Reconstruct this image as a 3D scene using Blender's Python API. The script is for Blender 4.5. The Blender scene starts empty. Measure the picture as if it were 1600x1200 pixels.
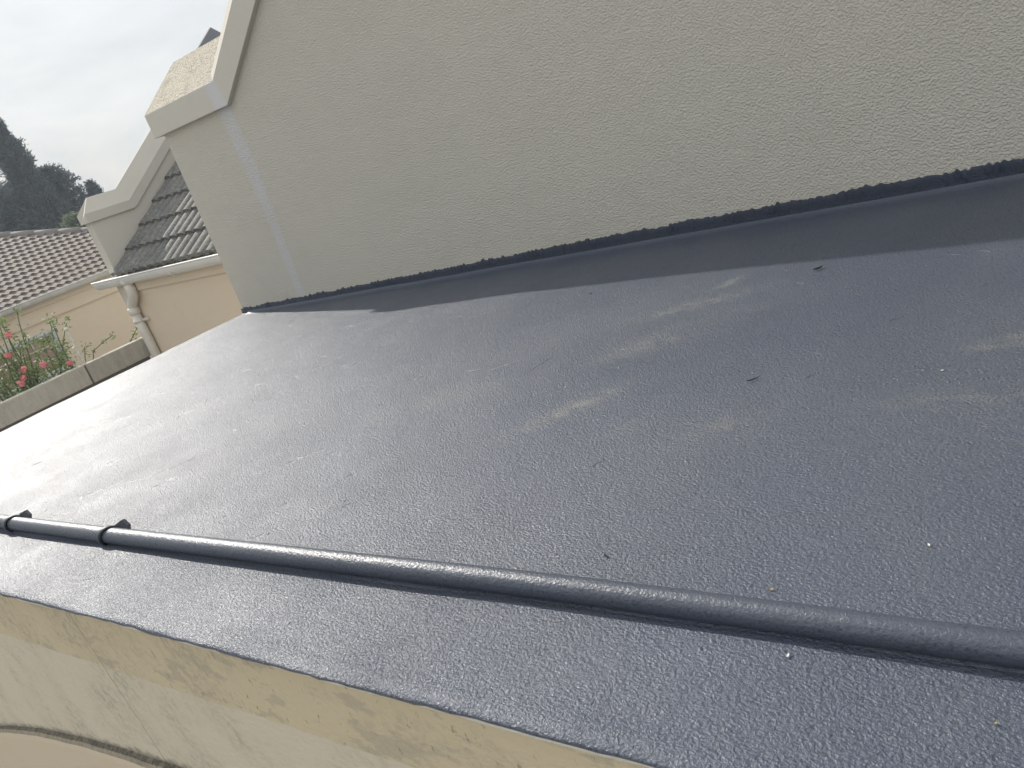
import bpy, bmesh, math, random
from mathutils import Vector, Matrix, noise
random.seed(7)
C = bpy.context.scene.collection
U = 0.6          # metres per layout unit
EYE = 3.3        # eye height above the ground in metres (layout z = 0 is eye level)
GZ = -EYE / U    # ground level in layout units

# ------------------------------------------------------------------ camera
cam_d = bpy.data.cameras.new('camera'); cam = bpy.data.objects.new('camera', cam_d); C.objects.link(cam)
F = 1230.0
def _ray(x, y):
    v = Vector((x - 800.0, y - 600.0, F)); v.normalize(); return v
_down = _ray(1884, 3817)
_d = (1084.0, 3217.0)
def _hor(x): return 600.0 - (F * F + (x - 800.0) * _d[0]) / _d[1]
_X = -_ray(-740, _hor(-740)); _Z = -_down; _Y = _Z.cross(_X)
# rows of R map camera (right, down, forward) to the world; blender camera axes are right, up, -forward
R = Matrix((_X, _Y, _Z))
right = R @ Vector((1, 0, 0)); up = R @ Vector((0, -1, 0)); back = R @ Vector((0, 0, -1))
M = Matrix((right, up, back)).transposed().to_4x4()
M.translation = Vector((0, 0, EYE))
cam.matrix_world = M
cam_d.sensor_width = 36.0; cam_d.lens = 36.0 * F / 1600.0
cam_d.clip_start = 0.05; cam_d.clip_end = 3000.0
bpy.context.scene.camera = cam

# ------------------------------------------------------------------ light
SUN = Vector((-2.89, 0.66, 1.88)).normalized()
sun_el = math.asin(SUN.z); sun_az = math.atan2(SUN.x, SUN.y)
sd = bpy.data.lights.new('sun', 'SUN'); sd.energy = 4.8; sd.angle = math.radians(0.6); sd.color = (1.0, 0.95, 0.87)
so = bpy.data.objects.new('sun', sd); C.objects.link(so)
so.rotation_mode = 'QUATERNION'; so.rotation_quaternion = SUN.to_track_quat('Z', 'Y'); so.location = (0, 0, 30)
W = bpy.data.worlds.new('World'); bpy.context.scene.world = W; W.use_nodes = True
wn = W.node_tree.nodes; wl = W.node_tree.links; wn.clear()
sky = wn.new('ShaderNodeTexSky'); sky.sky_type = 'NISHITA'; sky.sun_disc = False
sky.sun_elevation = sun_el; sky.sun_rotation = sun_az; sky.air_density = 1.0; sky.dust_density = 1.5; sky.ozone_density = 1.0
tc = wn.new('ShaderNodeTexCoord')
mp = wn.new('ShaderNodeMapping'); mp.inputs['Scale'].default_value = (1.0, 1.9, 4.2); mp.inputs['Rotation'].default_value = (0.25, 0.1, 0.6)
wl.new(tc.outputs['Generated'], mp.inputs[0])
n1 = wn.new('ShaderNodeTexNoise'); n1.inputs['Scale'].default_value = 2.6; n1.inputs['Detail'].default_value = 7; n1.inputs['Roughness'].default_value = 0.55; n1.inputs['Distortion'].default_value = 0.5
wl.new(mp.outputs[0], n1.inputs['Vector'])
cr = wn.new('ShaderNodeValToRGB'); cr.color_ramp.elements[0].position = 0.26; cr.color_ramp.elements[0].color = (0.80, 0.80, 0.80, 1)
cr.color_ramp.elements[1].position = 0.55; cr.color_ramp.elements[1].color = (0.97, 0.97, 0.97, 1)
wl.new(n1.outputs['Fac'], cr.inputs[0])
cr2 = wn.new('ShaderNodeValToRGB'); cr2.color_ramp.elements[0].position = 0.30; cr2.color_ramp.elements[0].color = (5.3, 5.6, 5.95, 1)
cr2.color_ramp.elements[1].position = 0.62; cr2.color_ramp.elements[1].color = (7.4, 7.5, 7.45, 1)
n2 = wn.new('ShaderNodeTexNoise'); n2.inputs['Scale'].default_value = 1.7; n2.inputs['Detail'].default_value = 6; wl.new(mp.outputs[0], n2.inputs['Vector'])
wl.new(n2.outputs['Fac'], cr2.inputs[0])
mx = wn.new('ShaderNodeMix'); mx.data_type = 'RGBA'
wl.new(cr.outputs[0], mx.inputs['Factor']); wl.new(sky.outputs[0], mx.inputs['A']); wl.new(cr2.outputs[0], mx.inputs['B'])
sx = wn.new('ShaderNodeSeparateXYZ'); wl.new(tc.outputs['Generated'], sx.inputs[0])
# a thin overcast is brighter overhead than near the horizon
el = wn.new('ShaderNodeMapRange'); el.inputs['From Min'].default_value = 0.0; el.inputs['From Max'].default_value = 1.0; el.inputs['To Min'].default_value = 0.92; el.inputs['To Max'].default_value = 1.9
wl.new(sx.outputs[2], el.inputs['Value'])
vm = wn.new('ShaderNodeVectorMath'); vm.operation = 'SCALE'; wl.new(mx.outputs['Result'], vm.inputs[0]); wl.new(el.outputs[0], vm.inputs['Scale'])
bg = wn.new('ShaderNodeBackground'); bg.inputs['Strength'].default_value = 0.1
wo = wn.new('ShaderNodeOutputWorld'); wl.new(vm.outputs[0], bg.inputs[0]); wl.new(bg.outputs[0], wo.inputs[0])
vs = bpy.context.scene.view_settings
vs.view_transform = 'Standard'; vs.look = 'None'; vs.gamma = 1.0; vs.use_curve_mapping = False; vs.exposure = 0.13

# ------------------------------------------------------------------ helpers
def V(x, y, z): return Vector((x * U, y * U, z * U + EYE))

class MB:
    def __init__(s): s.v = []; s.f = []; s.sm = []
    def add(s, vs_, fs, smooth=False):
        o = len(s.v); s.v += [V(*p) for p in vs_]
        for f in fs: s.f.append([i + o for i in f]); s.sm.append(smooth)
        return s
    def box(s, x0, x1, y0, y1, z0, z1):
        p = [(x0,y0,z0),(x1,y0,z0),(x1,y1,z0),(x0,y1,z0),(x0,y0,z1),(x1,y0,z1),(x1,y1,z1),(x0,y1,z1)]
        return s.add(p, [(0,3,2,1),(4,5,6,7),(0,1,5,4),(1,2,6,5),(2,3,7,6),(3,0,4,7)])
    def prism(s, poly, axis, a, b):
        """poly in the plane normal to axis ('x': (y,z), 'y': (x,z), 'z': (x,y)), extruded a..b"""
        def mk(p, t):
            return (t, p[0], p[1]) if axis == 'x' else (p[0], t, p[1]) if axis == 'y' else (p[0], p[1], t)
        n = len(poly); vs_ = [mk(p, a) for p in poly] + [mk(p, b) for p in poly]
        fs = [tuple(range(n)), tuple(range(2*n-1, n-1, -1))] + [(i, (i+1) % n, n+(i+1) % n, n+i) for i in range(n)]
        return s.add(vs_, fs)
    def tube(s, pts, r, n=14, smooth=True, cap=True):
        pts = [Vector(p) for p in pts]; rr = r if isinstance(r, (list, tuple)) else [r]*len(pts)
        vs_ = []; prev = None
        for i, p in enumerate(pts):
            d = (pts[min(i+1, len(pts)-1)] - pts[max(i-1, 0)]).normalized()
            if prev is None:
                a = Vector((0, 0, 1)) if abs(d.z) < .9 else Vector((1, 0, 0))
                u = d.cross(a).normalized()
            else: u = (prev - d * prev.dot(d)).normalized()
            prev = u; w = d.cross(u)
            for k in range(n):
                t = 2*math.pi*k/n; q = p + (u*math.cos(t) + w*math.sin(t)) * rr[i]; vs_.append(tuple(q))
        fs = []
        for i in range(len(pts)-1):
            for k in range(n): fs.append((i*n+k, i*n+(k+1) % n, (i+1)*n+(k+1) % n, (i+1)*n+k))
        if cap: fs.append(tuple(range(n-1, -1, -1))); fs.append(tuple(range((len(pts)-1)*n, len(pts)*n)))
        return s.add(vs_, fs, smooth)
    def grid(s, nx, ny, fn, smooth=True):
        vs_ = [fn(i/(nx-1), j/(ny-1)) for j in range(ny) for i in range(nx)]
        fs = [(j*nx+i, j*nx+i+1, (j+1)*nx+i+1, (j+1)*nx+i) for j in range(ny-1) for i in range(nx-1)]
        return s.add(vs_, fs, smooth)
    def build(s, name, mat, parent=None, base=None, bevel=0, recalc=True):
        me = bpy.data.meshes.new(name)
        if parent is not None:
            o0 = Vector((0, 0, 0)); q = parent
            while q is not None: o0 += q.location; q = q.parent
        else: o0 = V(*base) if base is not None else Vector((0, 0, 0))
        me.from_pydata([tuple(p - o0) for p in s.v], [], s.f)
        me.polygons.foreach_set('use_smooth', s.sm)
        if recalc:
            bm = bmesh.new(); bm.from_mesh(me); bmesh.ops.recalc_face_normals(bm, faces=bm.faces); bm.to_mesh(me); bm.free()
        me.materials.append(mat); me.update()
        o = bpy.data.objects.new(name, me); C.objects.link(o)
        if parent is not None: o.parent = parent
        else: o.location = o0
        if bevel:
            b = o.modifiers.new('bevel', 'BEVEL'); b.width = bevel; b.segments = 2; b.limit_method = 'ANGLE'; b.angle_limit = math.radians(40)
        return o

def thing(name, base, label, cat, group=None):
    o = bpy.data.objects.new(name, None); C.objects.link(o); o.location = V(*base)
    o.empty_display_size = 0.2
    tag(o, label, cat, group); return o
def tag(o, label, cat, group=None):
    o['label'] = label; o['category'] = cat
    if group: o['group'] = group
    return o
def struct(o): o['kind'] = 'structure'; return o

def miter_sweep(mb, path, prof, axis, centre, hip=0.0, lift=None):
    """sweep profile [(t, h)] along a polyline in a vertical plane; h is the offset square to the line, t across the thickness.
    hip: the first end leans back by hip*h for h > 0"""
    n = len(path); nrm = []
    for i in range(n):
        if i == 0: d = Vector(path[1]) - Vector(path[0]); dirs = [d]
        elif i == n-1: d = Vector(path[-1]) - Vector(path[-2]); dirs = [d]
        else: dirs = [Vector(path[i]) - Vector(path[i-1]), Vector(path[i+1]) - Vector(path[i])]
        dirs = [q.normalized() for q in dirs]
        ns = [Vector((-q.y, q.x)) for q in dirs]
        if len(ns) == 1: nrm.append((ns[0], dirs[0]))
        else:
            m = (ns[0] + ns[1]).normalized(); nrm.append((m / m.dot(ns[0]), dirs[0]))
    vs_ = []
    for i, p in enumerate(path):
        for (t, h) in prof:
            if lift and h > 0: h = h*lift[i]
            q = Vector(p) + nrm[i][0] * h
            if i == 0 and hip and h > 0: q += nrm[i][1] * hip * h
            vs_.append((centre + t, q.x, q.y) if axis == 'x' else (q.x, centre + t, q.y))
    k = len(prof); fs = []
    for i in range(n-1):
        for j in range(k): fs.append((i*k+j, i*k+(j+1) % k, (i+1)*k+(j+1) % k, (i+1)*k+j))
    fs.append(tuple(range(k))); fs.append(tuple(range((n-1)*k+k-1, (n-1)*k-1, -1)))
    mb.add(vs_, fs)

# ------------------------------------------------------------------ materials
def mat(name):
    m = bpy.data.materials.new(name); m.use_nodes = True; nt = m.node_tree
    b = nt.nodes['Principled BSDF']; return m, nt, b
def N(nt, t, **kw):
    n = nt.nodes.new(t)
    for k, v in kw.items():
        if k in n.inputs.keys(): n.inputs[k].default_value = v
        else: setattr(n, k, v)
    return n
def ramp(nt, src, stops):
    r = nt.nodes.new('ShaderNodeValToRGB'); nt.links.new(src, r.inputs[0]); e = r.color_ramp.elements
    while len(e) < len(stops): e.new(0.5)
    for i, (p, c) in enumerate(stops):
        e[i].position = p; e[i].color = (c[0], c[1], c[2], 1) if isinstance(c, (tuple, list)) else (c, c, c, 1)
    return r.outputs[0]
def mixc(nt, fac, a, b, mode='MIX'):
    m = nt.nodes.new('ShaderNodeMix'); m.data_type = 'RGBA'; m.blend_type = mode
    for inp, v in (('Factor', fac), ('A', a), ('B', b)):
        s = m.inputs[inp]
        if hasattr(v, 'is_linked') or isinstance(v, bpy.types.NodeSocket): nt.links.new(v, s)
        elif isinstance(v, (tuple, list)): s.default_value = (v[0], v[1], v[2], 1)
        else: s.default_value = v
    return m.outputs['Result']
def mth(nt, op, a, b=None, c=None, clamp=False):
    m = nt.nodes.new('ShaderNodeMath'); m.operation = op; m.use_clamp = clamp
    for i, v in enumerate((a, b, c)):
        if v is None: continue
        if isinstance(v, bpy.types.NodeSocket): nt.links.new(v, m.inputs[i])
        else: m.inputs[i].default_value = v
    return m.outputs[0]
def pos(nt, scale=None, rot=None):
    g = nt.nodes.new('ShaderNodeNewGeometry')
    if scale is None: return g.outputs['Position']
    m = nt.nodes.new('ShaderNodeMapping'); m.inputs['Scale'].default_value = scale
    if rot: m.inputs['Rotation'].default_value = rot
    nt.links.new(g.outputs['Position'], m.inputs[0]); return m.outputs[0]
def nz(nt, vec, scale, detail=4, rough=0.55, dist=0.0):
    n = nt.nodes.new('ShaderNodeTexNoise'); n.inputs['Scale'].default_value = scale; n.inputs['Detail'].default_value = detail
    n.inputs['Roughness'].default_value = rough; n.inputs['Distortion'].default_value = dist
    nt.links.new(vec, n.inputs['Vector']); return n.outputs['Fac']
def bump(nt, b, layers):
    prev = None
    for h, dist, st in layers:
        n = nt.nodes.new('ShaderNodeBump'); n.inputs['Distance'].default_value = dist; n.inputs['Strength'].default_value = st
        nt.links.new(h, n.inputs['Height'])
        if prev is not None: nt.links.new(prev, n.inputs['Normal'])
        prev = n.outputs[0]
    nt.links.new(prev, b.inputs['Normal'])
def sep(nt):
    g = nt.nodes.new('ShaderNodeNewGeometry'); s = nt.nodes.new('ShaderNodeSeparateXYZ'); nt.links.new(g.outputs['Position'], s.inputs[0]); return s.outputs

# painted waterproofing membrane
def membrane_material(name, dust=True, rough=0.385, col=1.0, fine=1.0):
    m, nt, b = mat(name); L = nt.links
    P = pos(nt)
    big = nz(nt, P, 1.6, 5, 0.6); mid = nz(nt, P, 14, 5, 0.6)
    base = mixc(nt, ramp(nt, big, [(0.3, 0.0), (0.7, 1.0)]), (0.053, 0.065, 0.095), (0.066, 0.079, 0.109))
    base = mixc(nt, ramp(nt, mid, [(0.35, 0.0), (0.7, 0.5)]), base, (0.056, 0.069, 0.098))
    rb = mth(nt, 'MULTIPLY_ADD', big, 0.10, rough - 0.05)
    rb = mth(nt, 'MULTIPLY_ADD', mid, 0.10, mth(nt, 'SUBTRACT', rb, 0.05))
    if dust:
        at = nt.nodes.new('ShaderNodeAttribute'); at.attribute_name = 'dust'
        dn = nz(nt, pos(nt, (1, 2.2, 1), (0, 0, 0.7)), 22, 6, 0.65)
        gr = nz(nt, P, 160, 3, 0.6)
        f = mth(nt, 'MULTIPLY', at.outputs['Fac'], ramp(nt, dn, [(0.36, 0.0), (0.62, 1.0)]))
        f = mth(nt, 'MULTIPLY', f, ramp(nt, gr, [(0.3, 0.55), (0.6, 1.0)]), clamp=True)
        base = mixc(nt, f, base, (0.17, 0.17, 0.155))
        thin = nz(nt, pos(nt, (1.0, 0.5, 1), (0, 0, 0.3)), 3.1, 6, 0.6)
        f2 = ramp(nt, thin, [(0.45, 0.0), (0.72, 0.13)])
        base = mixc(nt, f2, base, (0.17, 0.17, 0.155))
        rb = mth(nt, 'ADD', rb, mth(nt, 'MULTIPLY', f, 0.3))
    speck = nt.nodes.new('ShaderNodeTexVoronoi'); speck.inputs['Scale'].default_value = 26; L.new(P, speck.inputs['Vector'])
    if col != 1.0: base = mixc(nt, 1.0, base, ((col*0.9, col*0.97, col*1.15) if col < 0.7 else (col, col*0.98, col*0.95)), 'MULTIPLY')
    n_f = nz(nt, pos(nt, (1, 1.25, 1), (0, 0, 0.5)), 210, 3, 0.6, 0.3)
    n_m = nz(nt, P, 70, 4, 0.6, 0.2)
    n_l = nz(nt, P, 6, 3, 0.5)
    stroke = nz(nt, pos(nt, (1, 7, 1), (0, 0, 0.95)), 20, 4, 0.6)
    pit = ramp(nt, n_f, [(0.34, 0.60), (0.46, 1.0)])
    base = mixc(nt, 1.0, base, pit, 'MULTIPLY')
    rb = mth(nt, 'ADD', rb, mth(nt, 'MULTIPLY_ADD', pit, -0.45, 0.43))
    lump = ramp(nt, speck.outputs['Distance'], [(0.05, 1.0), (0.16, 0.0)])
    patch = ramp(nt, nz(nt, P, 2.3, 3, 0.6), [(0.45, 0.25), (0.62, 1.0)])
    n_x = nz(nt, P, 330, 2, 0.5, 0.3)
    L.new(base, b.inputs['Base Color']); L.new(rb, b.inputs['Roughness']); b.inputs['Specular IOR Level'].default_value = 0.52
    area = ramp(nt, nz(nt, P, 4.5, 6, 0.7), [(0.36, 0.75), (0.50, 0.95), (0.66, 1.15)])
    gritty = ramp(nt, nz(nt, P, 95, 3, 0.7), [(0.62, 0.0), (0.72, 1.0)])
    gm = ramp(nt, nz(nt, P, 3.3, 4, 0.6), [(0.45, 0.0), (0.58, 1.0)])
    bump(nt, b, [(n_l, 0.006, 0.35), (mth(nt, 'MULTIPLY', stroke, patch), 0.0014, 0.6), (n_m, 0.0024, 0.45), (lump, 0.0008, 0.5),
                 (mth(nt, 'MULTIPLY', ramp(nt, n_f, [(0.30, 0), (0.70, 1)]), area), 0.0014, 1.0 * fine), (n_x, 0.0007, 0.9 * fine), (mth(nt, 'MULTIPLY', gritty, gm), 0.0012, 0.9 * fine)])
    return m
M_mem = membrane_material('membrane_paint')
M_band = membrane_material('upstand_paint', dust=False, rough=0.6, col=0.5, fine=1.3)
M_pipe = membrane_material('pipe_paint', dust=False, rough=0.40, col=0.86, fine=0.4)

def stucco(name, col, col2, bumpk=1.0, scale=75, rough=0.85, extra=None):
    m, nt, b = mat(name); P = pos(nt)
    big = nz(nt, P, 0.9, 6, 0.6); blot = nz(nt, P, 7, 6, 0.65)
    c = mixc(nt, ramp(nt, big, [(0.3, 0), (0.72, 1)]), col, col2)
    c = mixc(nt, ramp(nt, blot, [(0.5, 0), (0.8, 0.22)]), c, tuple(k*0.8 for k in col))
    if extra: c = extra(nt, c)
    nt.links.new(c, b.inputs['Base Color']); b.inputs['Roughness'].default_value = rough
    b.inputs['Specular IOR Level'].default_value = 0.35
    h1 = mth(nt, 'MULTIPLY_ADD', nz(nt, P, scale*2.1, 2, 0.5), 0.45, ramp(nt, nz(nt, P, scale*.85, 2, 0.5), [(0.35, 0), (0.65, 0.8)])); h2 = nz(nt, P, 18, 4, 0.6); h3 = nz(nt, P, 2.2, 3)
    bump(nt, b, [(h3, 0.02, 0.35 * min(1, bumpk)), (h2, 0.006, 0.5 * bumpk), (h1, 0.0035, 0.85 * bumpk)])
    return m

def wall_marks(nt, c):
    # pale paint run below the kneeler and a little grime low on the wall
    s = sep(nt)
    wob = nz(nt, pos(nt, (0.02, 0.02, 1)), 1.1, 2); wf = nz(nt, pos(nt), 60, 3, 0.7)
    zc = mth(nt, 'SUBTRACT', s[2], EYE)                      # metres about eye level
    x0 = mth(nt, 'MULTIPLY_ADD', wob, 0.03, -5.955 * U - 0.015)
    x0 = mth(nt, 'ADD', x0, mth(nt, 'MULTIPLY', mth(nt, 'ABSOLUTE', mth(nt, 'SUBTRACT', zc, -0.02)), -0.030))
    x0 = mth(nt, 'ADD', x0, 0.035)
    rag = nz(nt, pos(nt, (1, 1, 0.5)), 38, 5, 0.75)
    x0 = mth(nt, 'ADD', x0, mth(nt, 'MULTIPLY_ADD', rag, 0.05, -0.037))
    d = mth(nt, 'ABSOLUTE', mth(nt, 'SUBTRACT', s[0], x0))
    hw = mth(nt, 'MULTIPLY_ADD', zc, 0.022, 0.060)
    f = mth(nt, 'DIVIDE', mth(nt, 'SUBTRACT', hw, d), 0.030, clamp=True)
    f = mth(nt, 'MULTIPLY', f, ramp(nt, wf, [(0.40, 0.15), (0.56, 1.0)]))
    f = mth(nt, 'MULTIPLY', f, 0.62)
    c = mixc(nt, f, c, (0.58, 0.60, 0.66))
    tp = nz(nt, pos(nt, (1, 1, 1.6)), 3.0, 5, 0.65)
    c = mixc(nt, ramp(nt, tp, [(0.45, 0), (0.75, 0.14)]), c, (0.44, 0.41, 0.34))
    g = nz(nt, pos(nt), 5.5, 6, 0.7)
    low = mth(nt, 'DIVIDE', mth(nt, 'SUBTRACT', -0.45, zc), 0.22, clamp=True)
    g2 = mth(nt, 'MULTIPLY', ramp(nt, g, [(0.55, 0), (0.75, 0.35)]), low)
    return mixc(nt, g2, c, (0.28, 0.27, 0.22))
M_wall = stucco('wall_stucco', (0.56, 0.525, 0.45), (0.535, 0.51, 0.44), 1.2, 165, extra=wall_marks)
M_cop = stucco('coping_plaster', (0.55, 0.52, 0.455), (0.52, 0.49, 0.43), 0.25, 90)
def run_on_coping(nt, c):
    s = sep(nt); zc = mth(nt, 'SUBTRACT', s[2], EYE)
    x0 = mth(nt, 'MULTIPLY_ADD', mth(nt, 'SUBTRACT', zc, 0.44), -0.16, -5.93 * U)
    d = mth(nt, 'ABSOLUTE', mth(nt, 'SUBTRACT', s[0], x0))
    f = mth(nt, 'DIVIDE', mth(nt, 'SUBTRACT', 0.066, d), 0.034, clamp=True)
    lim = mth(nt, 'LESS_THAN', s[1], 4.45 * U)
    return mixc(nt, mth(nt, 'MULTIPLY', mth(nt, 'MULTIPLY', f, lim), 0.45), c, (0.56, 0.58, 0.65))
M_copmain = stucco('coping_main', (0.55, 0.52, 0.455), (0.52, 0.49, 0.43), 0.2, 90, extra=run_on_coping)
def grit_marks(nt, c):
    P = pos(nt); g = ramp(nt, nz(nt, P, 110, 3, 0.7), [(0.50, 0), (0.58, 0.8)]); w = ramp(nt, nz(nt, P, 6, 4, 0.7), [(0.35, 0.35), (0.65, 1.0)])
    c = mixc(nt, mth(nt, 'MULTIPLY', g, w), c, (0.17, 0.145, 0.11))
    return mixc(nt, ramp(nt, nz(nt, P, 9, 5, 0.7), [(0.52, 0), (0.7, 0.45)]), c, (0.27, 0.24, 0.19))
M_rough = stucco('rough_plaster_weathered', (0.54, 0.49, 0.40), (0.48, 0.44, 0.36), 2.2, 110, extra=grit_marks)
M_peach = stucco('peach_plaster', (0.66, 0.55, 0.42), (0.64, 0.54, 0.415), 0.4, 70)
M_far = stucco('far_plaster', (0.60, 0.52, 0.42), (0.62, 0.54, 0.435), 0.4, 70)

def front_marks(nt, c):
    s = sep(nt); P = pos(nt)
    zc = mth(nt, 'SUBTRACT', s[2], EYE)
    # the boundary of the ochre coat: z = -1.137 + 0.0815 x  in layout units
    ln = mth(nt, 'MULTIPLY_ADD', s[0], 0.0815, -1.218 * U)
    wob = nz(nt, P, 9, 5, 0.65)
    dd = mth(nt, 'ADD', mth(nt, 'SUBTRACT', zc, ln), mth(nt, 'MULTIPLY_ADD', wob, 0.028, -0.014))
    f = mth(nt, 'DIVIDE', dd, 0.004, clamp=True)
    bl = nz(nt, pos(nt, (0.6, 1, 1.5), (0, 0.6, 0)), 13, 5, 0.62)
    ochre = mixc(nt, ramp(nt, bl, [(0.56, 0), (0.60, 0.75)]), (0.50, 0.43, 0.30), (0.38, 0.34, 0.255))
    fl = ramp(nt, nz(nt, pos(nt, (1.5, 1, 0.6), (0, 0.5, 0)), 60, 4, 0.7), [(0.62, 0), (0.69, 0.75)])
    ochre = mixc(nt, fl, ochre, (0.16, 0.14, 0.10))
    c = mixc(nt, f, c, ochre)
    # hairline crack
    x0 = mth(nt, 'MULTIPLY_ADD', nz(nt, pos(nt, (0.01, 0.01, 1)), 6, 4, 0.7), 0.02, -2.99 * U - 0.01)
    x0 = mth(nt, 'ADD', x0, mth(nt, 'MULTIPLY', mth(nt, 'ADD', zc, 0.95), -0.08))
    dk = mth(nt, 'ABSOLUTE', mth(nt, 'SUBTRACT', s[0], x0))
    k = mth(nt, 'DIVIDE', mth(nt, 'SUBTRACT', 0.0022, dk), 0.0012, clamp=True)
    gap = ramp(nt, nz(nt, pos(nt, (0.01, 0.01, 1)), 9, 2), [(0.38, 0.0), (0.46, 0.8)])
    k = mth(nt, 'MULTIPLY', k, gap)
    c = mixc(nt, k, c, (0.12, 0.10, 0.08))
    # soot line above the arch moulding
    rx = mth(nt, 'ADD', s[0], -0.30*U); rz = mth(nt, 'ADD', zc, 19.9*U)
    rd = mth(nt, 'SUBTRACT', mth(nt, 'SQRT', mth(nt, 'ADD', mth(nt, 'MULTIPLY', rx, rx), mth(nt, 'MULTIPLY', rz, rz))), 18.27*U)
    wv = nz(nt, P, 34, 5, 0.75)
    so_ = mth(nt, 'DIVIDE', mth(nt, 'SUBTRACT', mth(nt, 'MULTIPLY_ADD', wv, 0.075, -0.022), rd), 0.016, clamp=True)
    c = mixc(nt, mth(nt, 'MULTIPLY', so_, 0.62), c, (0.10, 0.09, 0.07))
    # damp green-grey bloom
    bm_ = nz(nt, P, 3.6, 6, 0.7)
    sp_ = nz(nt, P, 45, 4, 0.7)
    gg = mth(nt, 'MULTIPLY', ramp(nt, bm_, [(0.46, 0), (0.66, 0.75)]), ramp(nt, sp_, [(0.44, 0.1), (0.60, 1)]))
    c = mixc(nt, gg, c, (0.27, 0.255, 0.20))
    return c
M_front = stucco('front_plaster', (0.54, 0.49, 0.39), (0.51, 0.46, 0.365), 0.5, 95, extra=front_marks)
def moss_marks(nt, c):
    s = sep(nt); g = nt.nodes.new('ShaderNodeNewGeometry'); sn = nt.nodes.new('ShaderNodeSeparateXYZ'); nt.links.new(g.outputs['True Normal'], sn.inputs[0])
    upf = ramp(nt, sn.outputs[2], [(0.25, 0), (0.6, 1)])
    r = nz(nt, pos(nt), 50, 5, 0.7)
    f = mth(nt, 'MULTIPLY', upf, ramp(nt, r, [(0.3, 0.6), (0.6, 1.0)]))
    return mixc(nt, f, c, (0.07, 0.065, 0.05))
M_arch = stucco('arch_plaster', (0.50, 0.43, 0.32), (0.52, 0.44, 0.34), 0.3, 95, extra=moss_marks)
M_prime = stucco('primer_line', (0.62, 0.62, 0.58), (0.52, 0.51, 0.46), 0.8, 120)

def simple(name, col, rough=0.5, metal=0.0, var=0.15, sc=8, bk=0.0):
    m, nt, b = mat(name); P = pos(nt)
    c = mixc(nt, ramp(nt, nz(nt, P, sc, 5, 0.6), [(0.3, 0), (0.7, 1)]), col, tuple(k*(1-var) for k in col))
    nt.links.new(c, b.inputs['Base Color']); b.inputs['Roughness'].default_value = rough; b.inputs['Metallic'].default_value = metal
    if bk: bump(nt, b, [(nz(nt, P, sc*5, 3), 0.002, bk)])
    return m
M_white = simple('gutter_white', (0.72, 0.71, 0.67), 0.35, var=0.12, sc=5)
M_pvc = simple('downpipe_white', (0.66, 0.63, 0.57), 0.4, var=0.12, sc=4)
M_greyg = simple('gutter_grey', (0.50, 0.50, 0.48), 0.5, var=0.2)
M_ring = simple('clip_dark', (0.016, 0.02, 0.03), 0.5, sc=60, bk=0.3)
M_apexg = simple('apex_grey', (0.16, 0.165, 0.18), 0.8, var=0.1)
M_bark = simple('bark', (0.09, 0.07, 0.055), 0.9, var=0.4, sc=20, bk=0.5)
M_stem = simple('rose_stem', (0.10, 0.13, 0.05), 0.7)
M_bloom = simple('rose_petal', (0.80, 0.27, 0.27), 0.6, var=0.35, sc=30)
M_twig = simple('twig', (0.02, 0.018, 0.015), 0.9)
M_chip = simple('pale_chip', (0.62, 0.61, 0.55), 0.7)
M_leaf_y = simple('dry_leaf', (0.34, 0.26, 0.10), 0.7, var=0.4, sc=90)
M_frame = simple('window_frame', (0.50, 0.52, 0.56), 0.5)
M_barw = simple('window_bars', (0.62, 0.58, 0.50), 0.5)
M_paving = simple('yard_paving', (0.40, 0.37, 0.32), 0.9, var=0.35, sc=1.5, bk=0.3)
M_stake = simple('stake_white', (0.70, 0.67, 0.60), 0.6, var=0.3, sc=30)

def glass(name):
    m, nt, b = mat(name); P = pos(nt)
    c = mixc(nt, ramp(nt, nz(nt, pos(nt, (1, 3, 0.5)), 3.5, 3), [(0.4, 0), (0.6, 1)]), (0.26, 0.18, 0.14), (0.34, 0.25, 0.20))
    nt.links.new(c, b.inputs['Base Color']); b.inputs['Roughness'].default_value = 0.12; return m
M_glass = glass('window_glass')

def tiles(name, c1, c2, c3, lich=0.5):
    m, nt, b = mat(name); P = pos(nt)
    c = mixc(nt, ramp(nt, nz(nt, P, 2.6, 6, 0.65), [(0.35, 0), (0.65, 1)]), c1, c2)
    c = mixc(nt, mth(nt, 'MULTIPLY', ramp(nt, nz(nt, P, 26, 5, 0.7), [(0.48, 0), (0.66, 1)]), lich), c, c3)
    nt.links.new(c, b.inputs['Base Color']); b.inputs['Roughness'].default_value = 0.85
    bump(nt, b, [(nz(nt, P, 60, 4, 0.7), 0.004, 0.5)]); return m
M_tile = tiles('tile_grey', (0.085, 0.085, 0.085), (0.13, 0.125, 0.11), (0.28, 0.27, 0.215), 0.6)
M_tile_far = tiles('tile_brown', (0.19, 0.16, 0.135), (0.165, 0.142, 0.125), (0.11, 0.10, 0.09), 0.5)
M_ridge_far = tiles('ridge_brown', (0.20, 0.18, 0.17), (0.17, 0.16, 0.155), (0.14, 0.13, 0.12), 0.4)

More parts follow.
